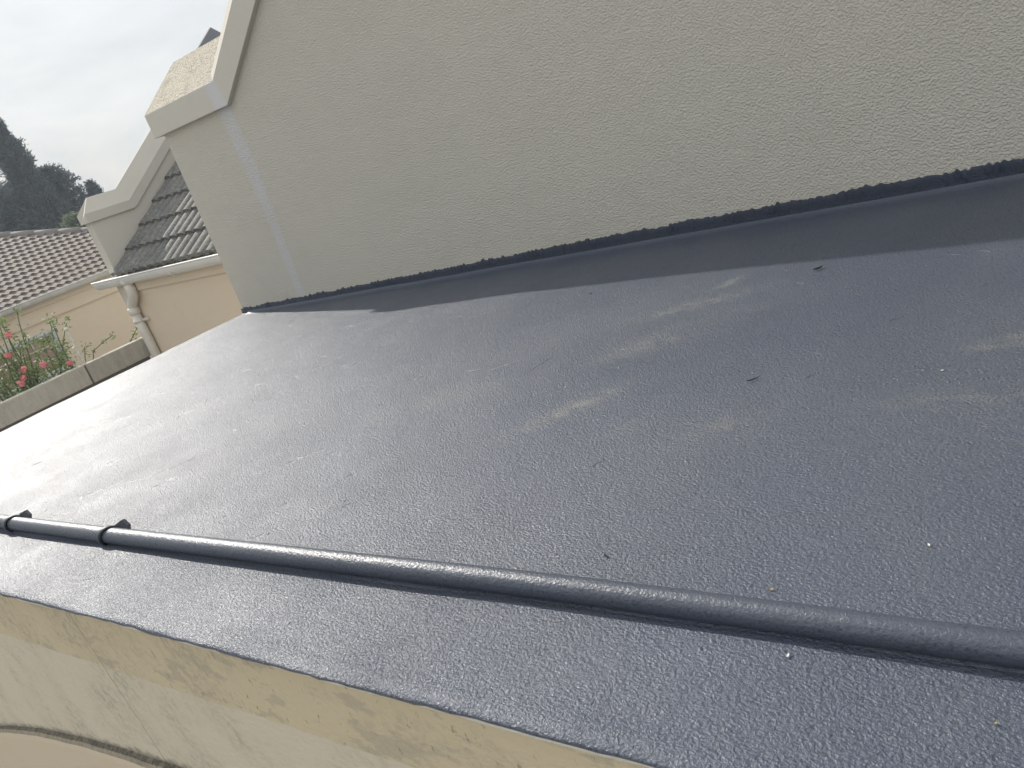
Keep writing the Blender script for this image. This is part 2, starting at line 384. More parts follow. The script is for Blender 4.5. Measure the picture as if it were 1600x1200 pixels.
def low_wall_mat(name, k):
    def marks(nt, c):
        s = sep(nt); zc = mth(nt, 'SUBTRACT', s[2], EYE)
        st = nz(nt, pos(nt, (3, 3, 0.5)), 4, 5, 0.7)
        c = mixc(nt, ramp(nt, st, [(0.46, 0), (0.70, 0.55)]), c, (0.24*k, 0.23*k, 0.19*k))
        b2 = nz(nt, pos(nt), 11, 5, 0.7)
        return mixc(nt, ramp(nt, b2, [(0.5, 0), (0.7, 0.5)]), c, (0.32*k, 0.30*k, 0.26*k))
    return stucco(name, (0.47*k, 0.44*k, 0.38*k), (0.42*k, 0.395*k, 0.34*k), 0.8, 60, extra=marks)
M_low = low_wall_mat('boundary_wall_plaster', 1.0)
M_low2 = low_wall_mat('boundary_wall_plaster_dark', 0.9)
M_base_dark = simple('wall_base_dark', (0.10, 0.09, 0.08), 0.9)  # dark tone for the wall below the panels and the joint strip

def foliage(name, c1, c2, trans=0.25, sc=3):
    m, nt, b = mat(name); P = pos(nt)
    c = mixc(nt, ramp(nt, nz(nt, P, sc, 4, 0.7), [(0.3, 0), (0.7, 1)]), c1, c2)
    oi = nt.nodes.new('ShaderNodeNewGeometry')
    c = mixc(nt, mth(nt, 'MULTIPLY', oi.outputs['Random Per Island'], 0.5), c, tuple(k*1.6 for k in c2))
    nt.links.new(c, b.inputs['Base Color']); b.inputs['Roughness'].default_value = 0.6
    tr = nt.nodes.new('ShaderNodeBsdfTranslucent'); nt.links.new(c, tr.inputs[0])
    mxs = nt.nodes.new('ShaderNodeMixShader'); mxs.inputs[0].default_value = trans
    nt.links.new(b.outputs[0], mxs.inputs[1]); nt.links.new(tr.outputs[0], mxs.inputs[2])
    nt.links.new(mxs.outputs[0], nt.nodes['Material Output'].inputs[0]); return m
M_con = foliage('conifer_foliage', (0.06, 0.075, 0.08), (0.08, 0.10, 0.10), 0.3)
M_con2 = foliage('shrub_foliage', (0.11, 0.14, 0.08), (0.13, 0.16, 0.10), 0.2)
M_rosel = foliage('rose_foliage', (0.11, 0.16, 0.06), (0.17, 0.22, 0.08), 0.35, 9)

# ------------------------------------------------------------------ setting: the ground
g = MB()
g.add([(-700, -700, GZ), (700, -700, GZ), (700, 700, GZ), (-700, 700, GZ)], [(0, 1, 2, 3)])
struct(g.build('ground', M_paving))

# ------------------------------------------------------------------ flat-roofed garage
def z_front(x): return -1.0047 + 0.0307 * x
def z_back(x): return -1.107 + 0.0193 * x
Y0, Y1, XL, XR = 0.675, 4.36, -6.95, 4.0
EP = [(-7.0, .640), (-3.3, .668), (-2.17, .697), (-1.45, .712), (-1.18, .722), (-.93, .724), (-.66, .735), (.5, .742), (8, .745)]
def EDGE(x):
    for (a, b), (c, d) in zip(EP, EP[1:]):
        if x <= c: t = (x-a)/(c-a); return b+(d-b)*t
    return EP[-1][1]
def yedge(x):
    return EDGE(x)
def zroof(x, y):
    t = max(0.0, min(1.0, (y - Y0) / (Y1 - Y0)))
    z = z_front(x) * (1 - t) + z_back(x) * t
    return z
def zr(x, y):
    p = Vector((x, y, 0))
    z = zroof(x, y) + 0.006 * noise.noise(p * 0.9) + 0.0022 * noise.noise(p * 3.1)
    return z
garage = thing('flat_roofed_garage', (-1.5, 2.5, GZ), 'low plastered garage with a flat roof painted glossy blue grey filling the foreground', 'garage')

rnd = random.Random(3)
DUST = [  # x, y, half length, half width, angle, strength
    (-1.46, 3.27, .10, .035, 1.2, 1.0), (-1.50, 3.02, .26, .06, .45, .9), (-1.56, 2.57, .20, .10, .5, .75), (-1.30, 2.85, .30, .12, .4, .35),
    (-1.59, 2.0, .20, .05, .95, .95), (-1.52, 2.11, .10, .04, .9, .8), (-2.25, 2.2, .22, .09, .5, .6), (-2.55, 2.05, .20, .08, .7, .5),
    (-0.27, 2.36, .10, .035, .3, 1.1), (-.94, 1.89, .12, .05, .6, .5), (-1.29, 1.85, .10, .04, .6, .45), (-.35, 2.0, .25, .05, .2, .3),
    (-3.5, 1.62, .30, .12, .6, .35), (-1.9, 2.9, .5, .22, .5, .28), (-.2, 1.9, .5, .3, .3, .2)]
def dust(x, y):
    s = 0
    for (cx, cy, a, b_, th, k) in DUST:
        dx, dy = x-cx, y-cy; u = dx*math.cos(th)+dy*math.sin(th); w = -dx*math.sin(th)+dy*math.cos(th)
        q = (u/a)**2 + (w/b_)**2
        if q < 5: s += .78 * k * math.exp(-q)
    return min(1, s)
mb = MB()
def xs_(a, b, n, p=1.0): return [a + (b-a)*(i/(n-1))**p for i in range(n)]
XS = xs_(XL, XR, 330); YS = xs_(0, 1, 92)
ny = len(YS)
prof_lip = 7
vs_ = []; rows = []
for i, x in enumerate(XS):
    ye = yedge(x) + 0.004*noise.noise(Vector((x*5, 1.3, 0))) + 0.0025*noise.noise(Vector((x*23, 4.3, 0)))
    th = 0.021 + 0.008*noise.noise(Vector((x*3, 7.3, 0))) + 0.006*noise.noise(Vector((x*17, 9.3, 0)))
    col = []
    # underside, face, rounded nose, then the top
    z0 = zr(x, ye)
    col += [(x, ye+0.03, z0-th-0.002), (x, ye+0.004, z0-th), (x, ye-0.006, z0-th*0.72), (x, ye-0.008, z0-th*0.42), (x, ye-0.004, z0-th*0.16), (x, ye+0.006, z0-0.002), (x, ye+0.02, z0+0.0015)]
    for t in YS[1:]:
        y = ye + (Y1-ye)*t
        z = zr(x, y)
        d = Y1 - y
        if d < 0.06 and x > -6.85: z += 0.030*((0.06-d)/0.06)**2           # cove against the wall
        col.append((x, y, z))
    col.append((x, Y1, z+0.015))
    rows.append(col)
nc = len(rows[0])
vs_ = [p for c_ in rows for p in c_]
fs = [(i*nc+j, (i+1)*nc+j, (i+1)*nc+j+1, i*nc+j+1) for i in range(len(XS)-1) for j in range(nc-1)]
mb.add(vs_, fs, True)
# turned-down far edge on the left
lipv = []
for j in range(nc):
    x, y, z = rows[0][j]; lipv += [(x, y, z), (x-0.006, y, z-0.012), (x-0.004, y, z-0.035), (x+0.02, y, z-0.04)]
mb.add(lipv, [(4*j+k, 4*(j+1)+k, 4*(j+1)+k+1, 4*j+k+1) for j in range(nc-1) for k in range(3)], True)
# raised brush ridges and grit in the paint
def ridge(x, y, ln, ang, wd, ht, bend=0.0):
    n = 9; vv = []
    for i in range(n):
        t = i/(n-1); s_ = (t-.5)*ln; a = ang + bend*(t-.5)
        px_, py_ = x + s_*math.cos(a), y + s_*math.sin(a)
        if not (yedge(px_)+.03 < py_ < Y1-.12): return
        k = math.sin(math.pi*t)**.6 if 0 < t < 1 else 0.05
        k *= 0.75 + 0.4*noise.noise(Vector((px_*30, py_*30, 2)))
        for q, h in ((-1, -0.3), (-.45, .8), (.45, .8), (1, -0.3)):
            vv.append((px_ - math.sin(a)*q*wd*(0.4+.6*k), py_ + math.cos(a)*q*wd*(0.4+.6*k), zr(px_, py_) + ht*h*k))
    mb.add(vv, [(4*i+j, 4*i+j+1, 4*i+j+5, 4*i+j+4) for i in range(n-1) for j in range(3)], True)
for k in range(150):
    x = rnd.uniform(-5.5, 0.2); y = rnd.uniform(.8, 3.9)
    ridge(x, y, rnd.uniform(.02, .09)*(1+abs(x)*.12), rnd.choice([0.7, 0.9, 1.1, 0.4, 0.2, 2.6])+rnd.uniform(-.2, .2), rnd.uniform(.002, .004)*(1+abs(x)*.12), rnd.uniform(.0014, .0028), rnd.uniform(-.8, .8))
for (x, y, ln, a) in [(-1.42, .965, .10, .35), (-1.36, .955, .09, .3), (-2.3, 1.15, .3, .9), (-2.6, 1.75, .5, .85), (-2.75, 1.6, .45, .8), (-2.2, 2.5, .25, .7), (-1.05, 3.25, .5, .5),
                      (-.45, 2.2, .2, .3), (-.36, 2.17, .14, .2), (-.30, 2.12, .12, .5), (-2.0, 2.45, .3, 1.4), (-3.6, 1.5, .5, .8), (-3.9, 1.3, .4, .8), (-2.9, .8, .3, .3), (-1.8, .82, .2, .25)]:
    ridge(x, y, ln*.8, a, .006, .0026, rnd.uniform(-.6, .6))
def lump(x, y, r, h):
    vv = [(x, y, zr(x, y)+h)]; n = 7
    for k in range(n):
        t = 6.283*k/n; q = r*rnd.uniform(.7, 1.2); vv.append((x+q*.55*math.cos(t), y+q*.55*math.sin(t), zr(x, y)+h*.75))
    for k in range(n):
        t = 6.283*k/n; q = r*rnd.uniform(.9, 1.3); vv.append((x+q*math.cos(t), y+q*math.sin(t), zr(x, y)-.001))
    mb.add(vv, [(0, 1+k, 1+(k+1) % n) for k in range(n)] + [(1+k, 8+k, 8+(k+1) % n, 1+(k+1) % n) for k in range(n)], True)
for k in range(420):
    x = -rnd.random()**1.3*5.5 + .3; y = rnd.uniform(.75, 4.1); s_ = rnd.random()**3
    lump(x, y, .002+.005*s_, .0008+.002*s_)
for k in range(45):
    lump(rnd.gauss(-.35, .2), rnd.gauss(2.12, .05), rnd.uniform(.003, .010), rnd.uniform(.0006, .0025))
mem = mb.build('roof_membrane', M_mem, garage, recalc=True)
att = mem.data.attributes.new('dust', 'FLOAT', 'POINT')
o0 = garage.location
att.data.foreach_set('value', [dust((v.co.x+o0.x)/U, (v.co.y+o0.y)/U) for v in mem.data.vertices])

# pale primer line just under the lip
mb = MB(); vv = []
for x in XS:
    z = zr(x, yedge(x)) - 0.021
    b_ = 0.011 + 0.009*noise.noise(Vector((x*2.1, 3, 3))) + 0.005*noise.noise(Vector((x*13, 3, 8)))
    b_ = max(.002, b_ + .004*min(1, max(0, x+2)))
    ye = yedge(x)+.010
    vv += [(x, ye+.012, z+.008), (x, ye-.006, z-.002), (x, ye-.004, z-b_), (x, ye+.012, z-b_-.004)]
mb.add(vv, [(4*i+j, 4*i+4+j, 4*i+5+j, 4*i+1+j) for i in range(len(XS)-1) for j in range(3)], True)
mb.build('primer_edge', M_prime, garage)

# front wall with the segmental arch
def arc(x, r): return -19.9 + math.sqrt(max(0, (r+1.27)**2 - (x-.30)**2))
YF = 0.742
mb = MB(); n = 260
xs = xs_(-6.93, 7.49, n)
AX0, AX1 = -6.55, 7.15
vt = []; 
for x in xs:
    top = z_front(x) - .030
    bot = GZ if (x < AX0 or x > AX1) else arc(x, 16.62)
    vt += [(x, YF, top), (x, YF, bot), (x, YF+.28, bot), (x, YF+.28, top)]
mb.add(vt, [(4*i+j, 4*i+4+j, 4*i+4+(j+1) % 4, 4*i+(j+1) % 4) for i in range(n-1) for j in range(4)] + [(0, 1, 2, 3), tuple(4*(n-1)+k for k in (3, 2, 1, 0))], False)
mb.build('front_wall', M_front, garage)
mb = MB(); vt = []; xs2 = xs_(AX0-.0, AX1+.0, 200)
for x in xs2:
    w = .006*noise.noise(Vector((x*4, 0, 0)))
    a = arc(x, 17.0)+w; b_ = arc(x, 16.60)
    vt += [(x, YF+.01, a), (x, YF-.020, a-.012), (x, YF-.030, a-.030), (x, YF-.034, a-.06), (x, YF-.034, b_), (x, YF+.01, b_)]
mb.add(vt, [(6*i+j, 6*i+6+j, 6*i+6+(j+1) % 6, 6*i+(j+1) % 6) for i in range(199) for j in range(6)] + [tuple(range(6)), tuple(6*199+k for k in range(5, -1, -1))], False)
mb.build('arch_moulding', M_arch, garage)
mb = MB()
for k in range(9):
    z1 = arc(.28, 16.55) - k*.42; mb.box(-6.5, 7.1, YF+.24, YF+.27, max(GZ+.02, z1-.40), z1)
mb.box(-6.5, 7.1, YF+.272, YF+.279, GZ+.02, -1.95)
mb.build('garage_door', M_peach, garage)
mb = MB()
mb.add([(-6.93, YF+.28, GZ), (-6.93, 4.33, GZ), (-6.93, 4.33, z_back(-6.93)-.04), (-6.93, YF+.28, z_front(-6.93)-.04),
        (-6.70, YF+.28, GZ), (-6.70, 4.33, GZ), (-6.70, 4.33, z_back(-6.93)-.04), (-6.70, YF+.28, z_front(-6.93)-.04)],
       [(0, 1, 2, 3), (7, 6, 5, 4), (0, 4, 5, 1), (3, 2, 6, 7), (0, 3, 7, 4), (1, 5, 6, 2)])
mb.build('side_wall', M_front, garage)
# rest of the slab to the right of the camera
mb = MB(); mb.add([(x, y, zroof(x, y)-.06) for x in (-6.9, 7.49) for y in (YF+.02, 4.33)] + [(x, y, zroof(x, y)-.16) for x in (-6.9, 7.49) for y in (YF+.02, 4.33)],
       [(0, 2, 3, 1), (4, 5, 7, 6), (0, 1, 5, 4), (2, 6, 7, 3), (0, 4, 6, 2), (1, 3, 7, 5)])
mb.build('roof_slab', M_prime, garage)
mb = MB(); mb.add([(x, y, zroof(min(x, 7.5), y)-.002) for x in (XR-.0, 7.5) for y in (Y0+.03, Y1)] + [(x, y, zroof(x, y)-.05) for x in (XR, 7.5) for y in (Y0+.03, Y1)],
       [(0, 2, 3, 1), (4, 5, 7, 6), (0, 1, 5, 4), (2, 6, 7, 3), (1, 3, 7, 5)])
mb.build('roof_membrane', M_mem, garage)
# painted upstand with a ragged top edge on the wall
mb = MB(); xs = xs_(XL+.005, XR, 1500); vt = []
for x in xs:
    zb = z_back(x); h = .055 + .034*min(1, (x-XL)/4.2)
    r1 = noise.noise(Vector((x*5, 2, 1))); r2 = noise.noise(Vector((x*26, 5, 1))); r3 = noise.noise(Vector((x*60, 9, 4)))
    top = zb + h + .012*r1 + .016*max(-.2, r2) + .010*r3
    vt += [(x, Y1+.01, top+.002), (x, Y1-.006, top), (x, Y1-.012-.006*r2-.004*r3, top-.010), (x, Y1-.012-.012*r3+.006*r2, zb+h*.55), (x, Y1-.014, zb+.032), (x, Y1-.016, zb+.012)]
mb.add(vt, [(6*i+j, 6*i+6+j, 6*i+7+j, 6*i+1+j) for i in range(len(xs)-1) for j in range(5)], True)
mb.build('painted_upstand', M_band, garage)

# ------------------------------------------------------------------ conduit pipe on the roof
def ypipe(x): return 1.073 - .016*math.exp(0) * max(0, min(1, (-x-.8)/.6)) - .040*max(0, min(1, (-x-1.3)/1.4)) - .036*max(0, min(1, (-x-2.7)/1.6)) if x < -.2 else 1.073 + .01*max(0, x)
RP = .031
pipe_t = thing('conduit_pipe', (-2, 1.0, zroof(-2, 1)), 'long round pipe painted blue grey running along the flat roof near its front edge', 'pipe')
mb = MB(); pts = []; rr = []
px = xs_(-6.9, 4.4, 420)
sm_y = [sum(ypipe(x+dx) for dx in (-.4, -.25, -.1, 0, .1, .25, .4))/7 for x in px]
def ypp(x):
    t = (x+6.9)/(11.3)*419; i = max(0, min(418, int(t))); return sm_y[i]+(sm_y[i+1]-sm_y[i])*(t-i)
def zpipe(x):
    emb = .004*max(0, min(1, (x+2.2)/2.0))
    return zroof(x, ypp(x)) + RP*.97 - emb + .002 + .002*noise.noise(Vector((x*.8, 0, 0)))
for x in px:
    pts.append((x, ypp(x), zpipe(x))); rr.append(RP*(1-.10*max(0, min(1, (x+2.5)/2.3)))*(1+(.012+.03*max(0, min(1, (x+1.2)/1.2)))*noise.noise(Vector((x*9, 0, 0)))))
mb.tube(pts, rr, 28)
mb.build('pipe', M_pipe, pipe_t)
# paint fillet along both sides where the pipe is bedded in the membrane
mb = MB(); vt = []; xs = xs_(-6.8, 4.0, 400)
for x in xs:
    k = max(0.12, min(1, (x+2.8)/2.2)); yc = ypp(x); zc_ = zroof(x, yc)
    w = (.026 + .010*noise.noise(Vector((x*6, 1, 1))))*k + .006
    vt += [(x, yc+RP+w+.012, zr(x, yc+RP+w+.012)-.003), (x, yc+RP+w*.45, zr(x, yc+RP+w*.45)+.006*k), (x, yc+RP*.94, zc_+.003+.019*k), (x, yc+RP*.6, zc_+.002+.024*k)]
mb.add(vt, [(4*i+j, 4*i+4+j, 4*i+5+j, 4*i+1+j) for i in range(len(xs)-1) for j in range(3)], True)
vt = []
for x in xs:
    k = max(0.05, min(1, (x+2.2)/2.0)); yc = ypp(x); zc_ = zroof(x, yc)
    w = (-.010 + .003*noise.noise(Vector((x*9, 4, 1))))*k+.001
    vt += [(x, yc-RP-w, zr(x, yc-RP-w)-.002), (x, yc-RP*.55, zc_+.002+.002*k), (x, yc-RP*.4, zc_+.004+.002*k)]
mb.add(vt, [(3*i+j, 3*i+3+j, 3*i+4+j, 3*i+1+j) for i in range(len(xs)-1) for j in range(2)], True)
mb.build('paint_fillet', M_mem, pipe_t)
def clip(x0, lean):
    mb = MB(); R1 = RP+.008; yc = ypp(x0); zc_ = zpipe(x0); vt = []; n = 22; hw = .015
    for i in range(n):
        t = i/(n-1); a = math.radians(-150 + 215*t)       # from the near foot over the top to the far side
        xx = x0 + lean*t*t
        yy = yc + math.sin(a)*R1; zz = zc_ + math.cos(a)*R1
        yi = yc + math.sin(a)*(R1-.006); zi = zc_ + math.cos(a)*(R1-.006)
        vt += [(xx-hw, yy, zz), (xx+hw, yy, zz), (xx+hw, yi, zi), (xx-hw, yi, zi)]
    mb.add(vt, [(4*i+j, 4*i+4+j, 4*i+4+(j+1) % 4, 4*i+(j+1) % 4) for i in range(n-1) for j in range(4)] + [(0, 1, 2, 3), tuple(4*(n-1)+k for k in (3, 2, 1, 0))], True)
    o = mb.build('saddle_clip', M_ring, pipe_t)
    # flared lug standing behind the pipe
    mb = MB(); xa = x0 + lean
    zt = zroof(xa, yc)+.088
    zt -= .018
    A = [(xa-.025, yc+RP*.7, zc_+RP*.8), (xa+.052, yc+RP*1.1, zc_+.002), (xa+.042, yc+.048, zt-.020), (xa+.010, yc+.050, zt)]
    Bk = [(p[0]+.002, p[1]+.012, p[2]-.002) for p in A]
    mb.add(A+Bk, [(0, 1, 2, 3), (7, 6, 5, 4), (0, 4, 5, 1), (1, 5, 6, 2), (2, 6, 7, 3), (3, 7, 4, 0)])
    mb.build('lug', M_ring, o)
clip(-4.02, .05); clip(-3.10, .05)

# ------------------------------------------------------------------ tall gable wall behind the garage
gable = thing('gable_wall_house', (-3, 6, GZ), 'tall house end in textured cream plaster with a stepped coping rising above the flat roof', 'house')
T35 = math.tan(math.radians(35.1)); YW = 4.36
KX = -5.887; APX = 1.2; APZ = .752 + (APX-KX)*T35
RX = 2*APX - KX
mb = MB()
poly = [(-6.93, GZ), (-6.93, .60), (KX+.05, .60), (APX, APZ-.12), (RX-.05, .60), (RX+1.05, .60), (RX+1.05, GZ)]
mb.prism(poly, 'y', YW, YW+.26)
mb.build('wall', M_wall, gable)
mb = MB()
path = [(KX-.02, .752), (APX, APZ), (RX+.02, .752)]
mb2 = MB()
miter_sweep(mb2, [(-7.03, .740), (KX-.012, .7519), (KX, .752), (APX, APZ), (RX, .752), (RX+.012, .7519), (RX+1.13, .740)], [(-.045, -.212), (-.045, 0), (-.008, .062), (.25, .062), (.29, 0), (.29, -.212)], 'y', YW, lift=[.02, .02, 1, 1, 1, .02, .02])
mb2.build('coping', M_copmain, gable, bevel=.003)
def kneeler(x0, x1, flip):
    m_ = MB(); h = .345; i_ = .26
    a, b_ = (x0, x1)
    p = [(a, YW-.040, .742), (b_-.02, YW-.040, .752), (b_+.46, YW+.29, .754+h), (a+i_, YW+.29, .742+h), (a, YW+.62, .742), (b_+.0, YW+.62, .754),
         (a, YW-.040, .62), (b_-.02, YW-.040, .62), (a, YW+.62, .60), (b_, YW+.62, .60)]
    m_.add(p, [(0, 1, 2, 3), (3, 2, 5, 4), (0, 3, 4), (6, 7, 1, 0), (8, 4, 5, 9), (6, 0, 4, 8), (6, 8, 9, 7), (1, 7, 9, 5), (1, 5, 2)])
    return m_
kneeler(-7.028, KX, 1).build('kneeler_top', M_rough, gable)
mb = MB(); p = kneeler(-(RX+1.128), -RX, 1)
# mirrored kneeler on the far right
mr = MB(); mr.v = [Vector((-v.x, v.y, v.z)) for v in p.v]; mr.f = p.f; mr.sm = p.sm
mr.build('kneeler_top', M_rough, gable)
# body and roof behind the parapet
mb = MB(); mb.box(-6.93, -6.67, YW+.262, 12.5, GZ, .35); mb.box(RX+.79, RX+1.05, YW+.262, 12.5, GZ, .35); mb.box(-6.93, RX+1.05, 12.5, 12.7, GZ, .35)
mb.build('side_wall', M_wall, gable)
def tile_plane(name, m, parent, org, ax, ay, w, l, col, gauge, amp, step, nxp=8, nyp=4, kind='roll'):
    """org + u*ax + v*ay (unit vectors), rolls spaced col across ax, courses gauge along ay, rising along ay"""
    ax = Vector(ax).normalized(); ay = Vector(ay).normalized(); nn = ax.cross(ay).normalized()
    if nn.z < 0: nn = -nn
    nx_ = int(w/col*nxp)+1; mbt = MB(); ncr = int(math.ceil(l/gauge)); rnd_ = random.Random(5)
    for c_ in range(ncr):
        vv = []; v0 = c_*gauge; v1 = min(l, v0+gauge+.02)
        offs = [(v0-.001, -.3), (v0, 1.0), (v0+gauge*.5, .5), (v1, 0.0)]
        for (v_, hh) in offs:
            for i in range(nx_):
                u = i*w/(nx_-1); ph = (u/col) % 1.0
                if kind == 'roll': pr = (abs(math.sin(math.pi*ph)))**.5
                else: pr = .5+.5*math.sin(2*math.pi*ph) if ph < .75 else .5+.5*math.sin(2*math.pi*ph)
                jit = .006*noise.noise(Vector((math.floor(u/col)*3.1, c_*5.7, 1)))
                vlow = v_
                if kind == 's': vlow = v_ - .0
                h = amp*pr + step*hh + jit*hh
                q = Vector(org) + ax*u + ay*(vlow) + nn*h; vv.append(tuple(q))
        k = nx_
        mbt.add(vv, [(r*k+i, r*k+i+1, (r+1)*k+i+1, (r+1)*k+i) for r in range(3) for i in range(k-1)], False)
    return mbt.build(name, m, parent, recalc=False)
pitch = math.radians(35.1)
tile_plane('roof', M_tile, gable, (-7.0, YW+.30, .30), (0, 1, 0), (math.cos(pitch), 0, math.sin(pitch)), 8.2, (APX+7.0)/math.cos(pitch), .31, .65, .05, .04, 6)
tile_plane('roof', M_tile, gable, (RX+1.1, YW+.30, .30), (0, 1, 0), (-math.cos(pitch), 0, math.sin(pitch)), 8.2, (APX+7.0)/math.cos(pitch), .31, .65, .05, .04, 6)
mb = MB(); mb.prism([(-6.9, .30), (RX+1.0, .30), (APX, .20+(APX+7.0)*T35)], 'y', 12.35, 12.5); mb.build('rear_gable', M_wall, gable)

# ------------------------------------------------------------------ neighbouring wing with parapet gable
mid = thing('parapet_gable_house', (-13, 10, GZ), 'peach plastered house behind the tall wall with grey roll tiles and a stepped parapet', 'house')
XA, XB, YG = -17.32, -17.06, 8.28
mb = MB(); mb.box(XB+.002, -6.95, YG, YG+.25, GZ, -1.22); mb.build('front_wall', M_peach, mid)
mb = MB(); mb.box(XB+.05, -6.95, YG-.05, YG-.002, -1.52, -1.20); mb.build('fascia_band', M_peach, mid)
KY = 9.165; AY, AZ = 13.15, .56 + (13.15-9.165)*.70
mb = MB()
mb.prism([(YG, GZ), (YG, .20), (KY+.05, .20), (AY, AZ-.40), (2*AY-KY-.05, .20), (2*AY-YG, .20), (2*AY-YG, GZ)], 'x', XA, XB)
mb.build('parapet_gable', M_cop, mid)
mb = MB()
cpath = [(YG-.07, .235), (KY+.10, .235), (AY, .235 + (AY-KY-.10)*.70), (2*AY-KY-.10, .235), (2*AY-YG+.07, .235)]
miter_sweep(mb, cpath, [(.175, -.19), (.175, 0), (.02, .30), (-.02, .30), (-.175, 0), (-.175, -.19)], 'x', (XA+XB)/2, hip=.95)
mb.build('coping', M_cop, mid, bevel=.003)
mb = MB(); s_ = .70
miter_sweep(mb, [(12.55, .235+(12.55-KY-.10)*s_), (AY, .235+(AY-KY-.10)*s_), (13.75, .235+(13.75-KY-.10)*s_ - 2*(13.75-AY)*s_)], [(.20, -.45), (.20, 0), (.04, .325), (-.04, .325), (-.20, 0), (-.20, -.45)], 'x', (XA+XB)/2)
mb.build('apex_piece', M_apexg, mid)  # darker grey piece wrapped over the coping at the apex
rp_ = math.radians(35.4)
tile_plane('roof', M_tile, mid, (XB+.01, 8.20, -1.155), (1, 0, 0), (0, math.cos(rp_), math.sin(rp_)), 10.1, (AY-8.2)/math.cos(rp_), .31, .65, .085, .06, 12)
tile_plane('roof', M_tile, mid, (XB+.01, 2*AY-8.20, -1.155), (1, 0, 0), (0, -math.cos(rp_), math.sin(rp_)), 10.1, (AY-8.2)/math.cos(rp_), .31, .65, .055, .05, 6)
mb = MB(); mb.box(XB+.0, -6.95, 2*AY-YG-.25, 2*AY-YG, GZ, -1.22); mb.build('rear_wall', M_peach, mid)
def gutter(parent, name, m, a, b, axis, out, r, z, dep=1.5):
    """half-round trough from a to b along axis; out = +1/-1 the side the front lip is on; fixed coordinate given by out tuple"""
    fix, sgn = out; vt = []; n = 12; mbg = MB()
    for t in (a, b):
        for k in range(n+1):
            ang = math.pi*k/n; q = (-math.cos(ang)*r*sgn*-1, -math.sin(ang)*r*dep)
            p = (t, fix+q[0], z+q[1]) if axis == 'x' else (fix+q[0], t, z+q[1]); vt.append(p)
        for k in range(n, -1, -1):
            ang = math.pi*k/n; q = (math.cos(ang)*(r-.015)*sgn, -math.sin(ang)*(r-.015)*dep)
            p = (t, fix+q[0], z+q[1]+.002) if axis == 'x' else (fix+q[0], t, z+q[1]+.002); vt.append(p)
    k = 2*(n+1)
    mbg.add(vt, [(j, (j+1) % k, k+(j+1) % k, k+j) for j in range(k)], True)
    # end caps: stop ends
    mbg.add(vt[:n+1], [tuple(range(n+1))]); mbg.add(vt[k:k+n+1], [tuple(range(n, -1, -1))])
    # rolled front lip
    f = fix + sgn*r
    pa = [(a, f, z+.004), (b, f, z+.004)] if axis == 'x' else [(f, a, z+.004), (f, b, z+.004)]
    mbg.tube(pa, .016, 8)
    return mbg.build(name, m, parent)
gt = gutter(mid, 'gutter', M_white, -17.72, -6.98, 'x', (8.12, -1), .125, -1.15)
def tubeobj(name, pts, r, m, parent, n=16):
    b_ = MB(); b_.tube(pts, r, n); return b_.build(name, m, parent)
for bx_ in (-14.55, -11.5):
    pts = [(bx_, 8.12-.140*math.cos(math.radians(a)), -1.15-.205*math.sin(math.radians(a))) for a in range(20, 200, 12)]
    tubeobj('bracket', [(p[0], p[1], p[2]) for p in pts], .014, M_white, gt, 8)
DX = -16.48
dp = thing('downpipe', (DX-.45, 8.15, GZ), 'off white round rainwater downpipe with a double bend below the gutter of the parapet house', 'downpipe')
def rainpipe():
    zt = -1.30; zs = -3.4
    p1 = [(DX, 8.13, zt), (DX, 8.13, -1.46), (DX-.02, 8.13, -1.53), (DX-.08, 8.14, -1.62), (DX-.27, 8.16, -1.74), (DX-.36, 8.17, -1.82), (DX-.38, 8.17, -1.90), (DX-.38, 8.17, -1.96)]
    tubeobj('bend', p1, [.10, .10, .102, .102, .102, .102, .102, .10], M_pvc, dp, 18)
    tubeobj('collar', [(DX-.38, 8.17, -1.84), (DX-.38, 8.17, -1.86), (DX-.38, 8.17, -1.98), (DX-.38, 8.17, -2.0)], [.10, .125, .125, .10], M_pvc, dp, 18)
    tubeobj('socket', [(DX, 8.13, -1.20), (DX, 8.13, -1.30), (DX, 8.13, -1.34)], [.125, .125, .105], M_pvc, dp, 18)
    tubeobj('shaft', [(DX-.38, 8.17, -1.98), (DX-.38, 8.17, -2.4), (DX-.38, 8.17, GZ+.02)], .10, M_pvc, dp, 20)
    for z in (-2.15, -4.0):
        b_ = MB(); b_.tube([(DX-.38, 8.17, z-.03), (DX-.38, 8.17, z+.03)], .115, 18); b_.box(DX-.30, DX-.12, 8.20, 8.27, z-.03, z+.03); b_.build('pipe_bracket', M_pvc, dp)
rainpipe()

# ------------------------------------------------------------------ house across the yard
far = thing('hipped_roof_house', (-28, 4, GZ), 'beige house across the yard with a brown hipped tile roof and a small paned window', 'house')
XF = -21.38; TF = .38; YC = 14.5; UR = 6.6
af = math.atan(TF)
mb = MB()
W0, W1, WZ0, WZ1 = 5.75, 8.18, -3.06, -2.10
mb.box(XF-.3, XF, -9, W0, GZ, -1.30); mb.box(XF-.3, XF, W1, YC-.35, GZ, -1.30)
mb.box(XF-.3, XF, W0, W1, GZ, WZ0); mb.box(XF-.3, XF, W0, W1, WZ1, -1.30)
mb.box(XF-13.5, XF-.31, YC-.65, YC-.35, GZ, -1.30); mb.box(XF-13.8, XF-13.5, -9, YC-.35, GZ, -1.30); mb.box(XF-13.49, XF-.31, -9, -8.7, GZ, -1.30)
mb.build('wall', M_far, far)
mb = MB(); mb.box(XF+.001, XF+.05, -9, YC-.3, -1.78, -1.46); mb.build('plaster_band', M_far, far)
mb = MB(); mb.box(XF+.001, XF+.10, -9, YC-.25, -1.455, -1.30); mb.build('fascia', M_far, far)
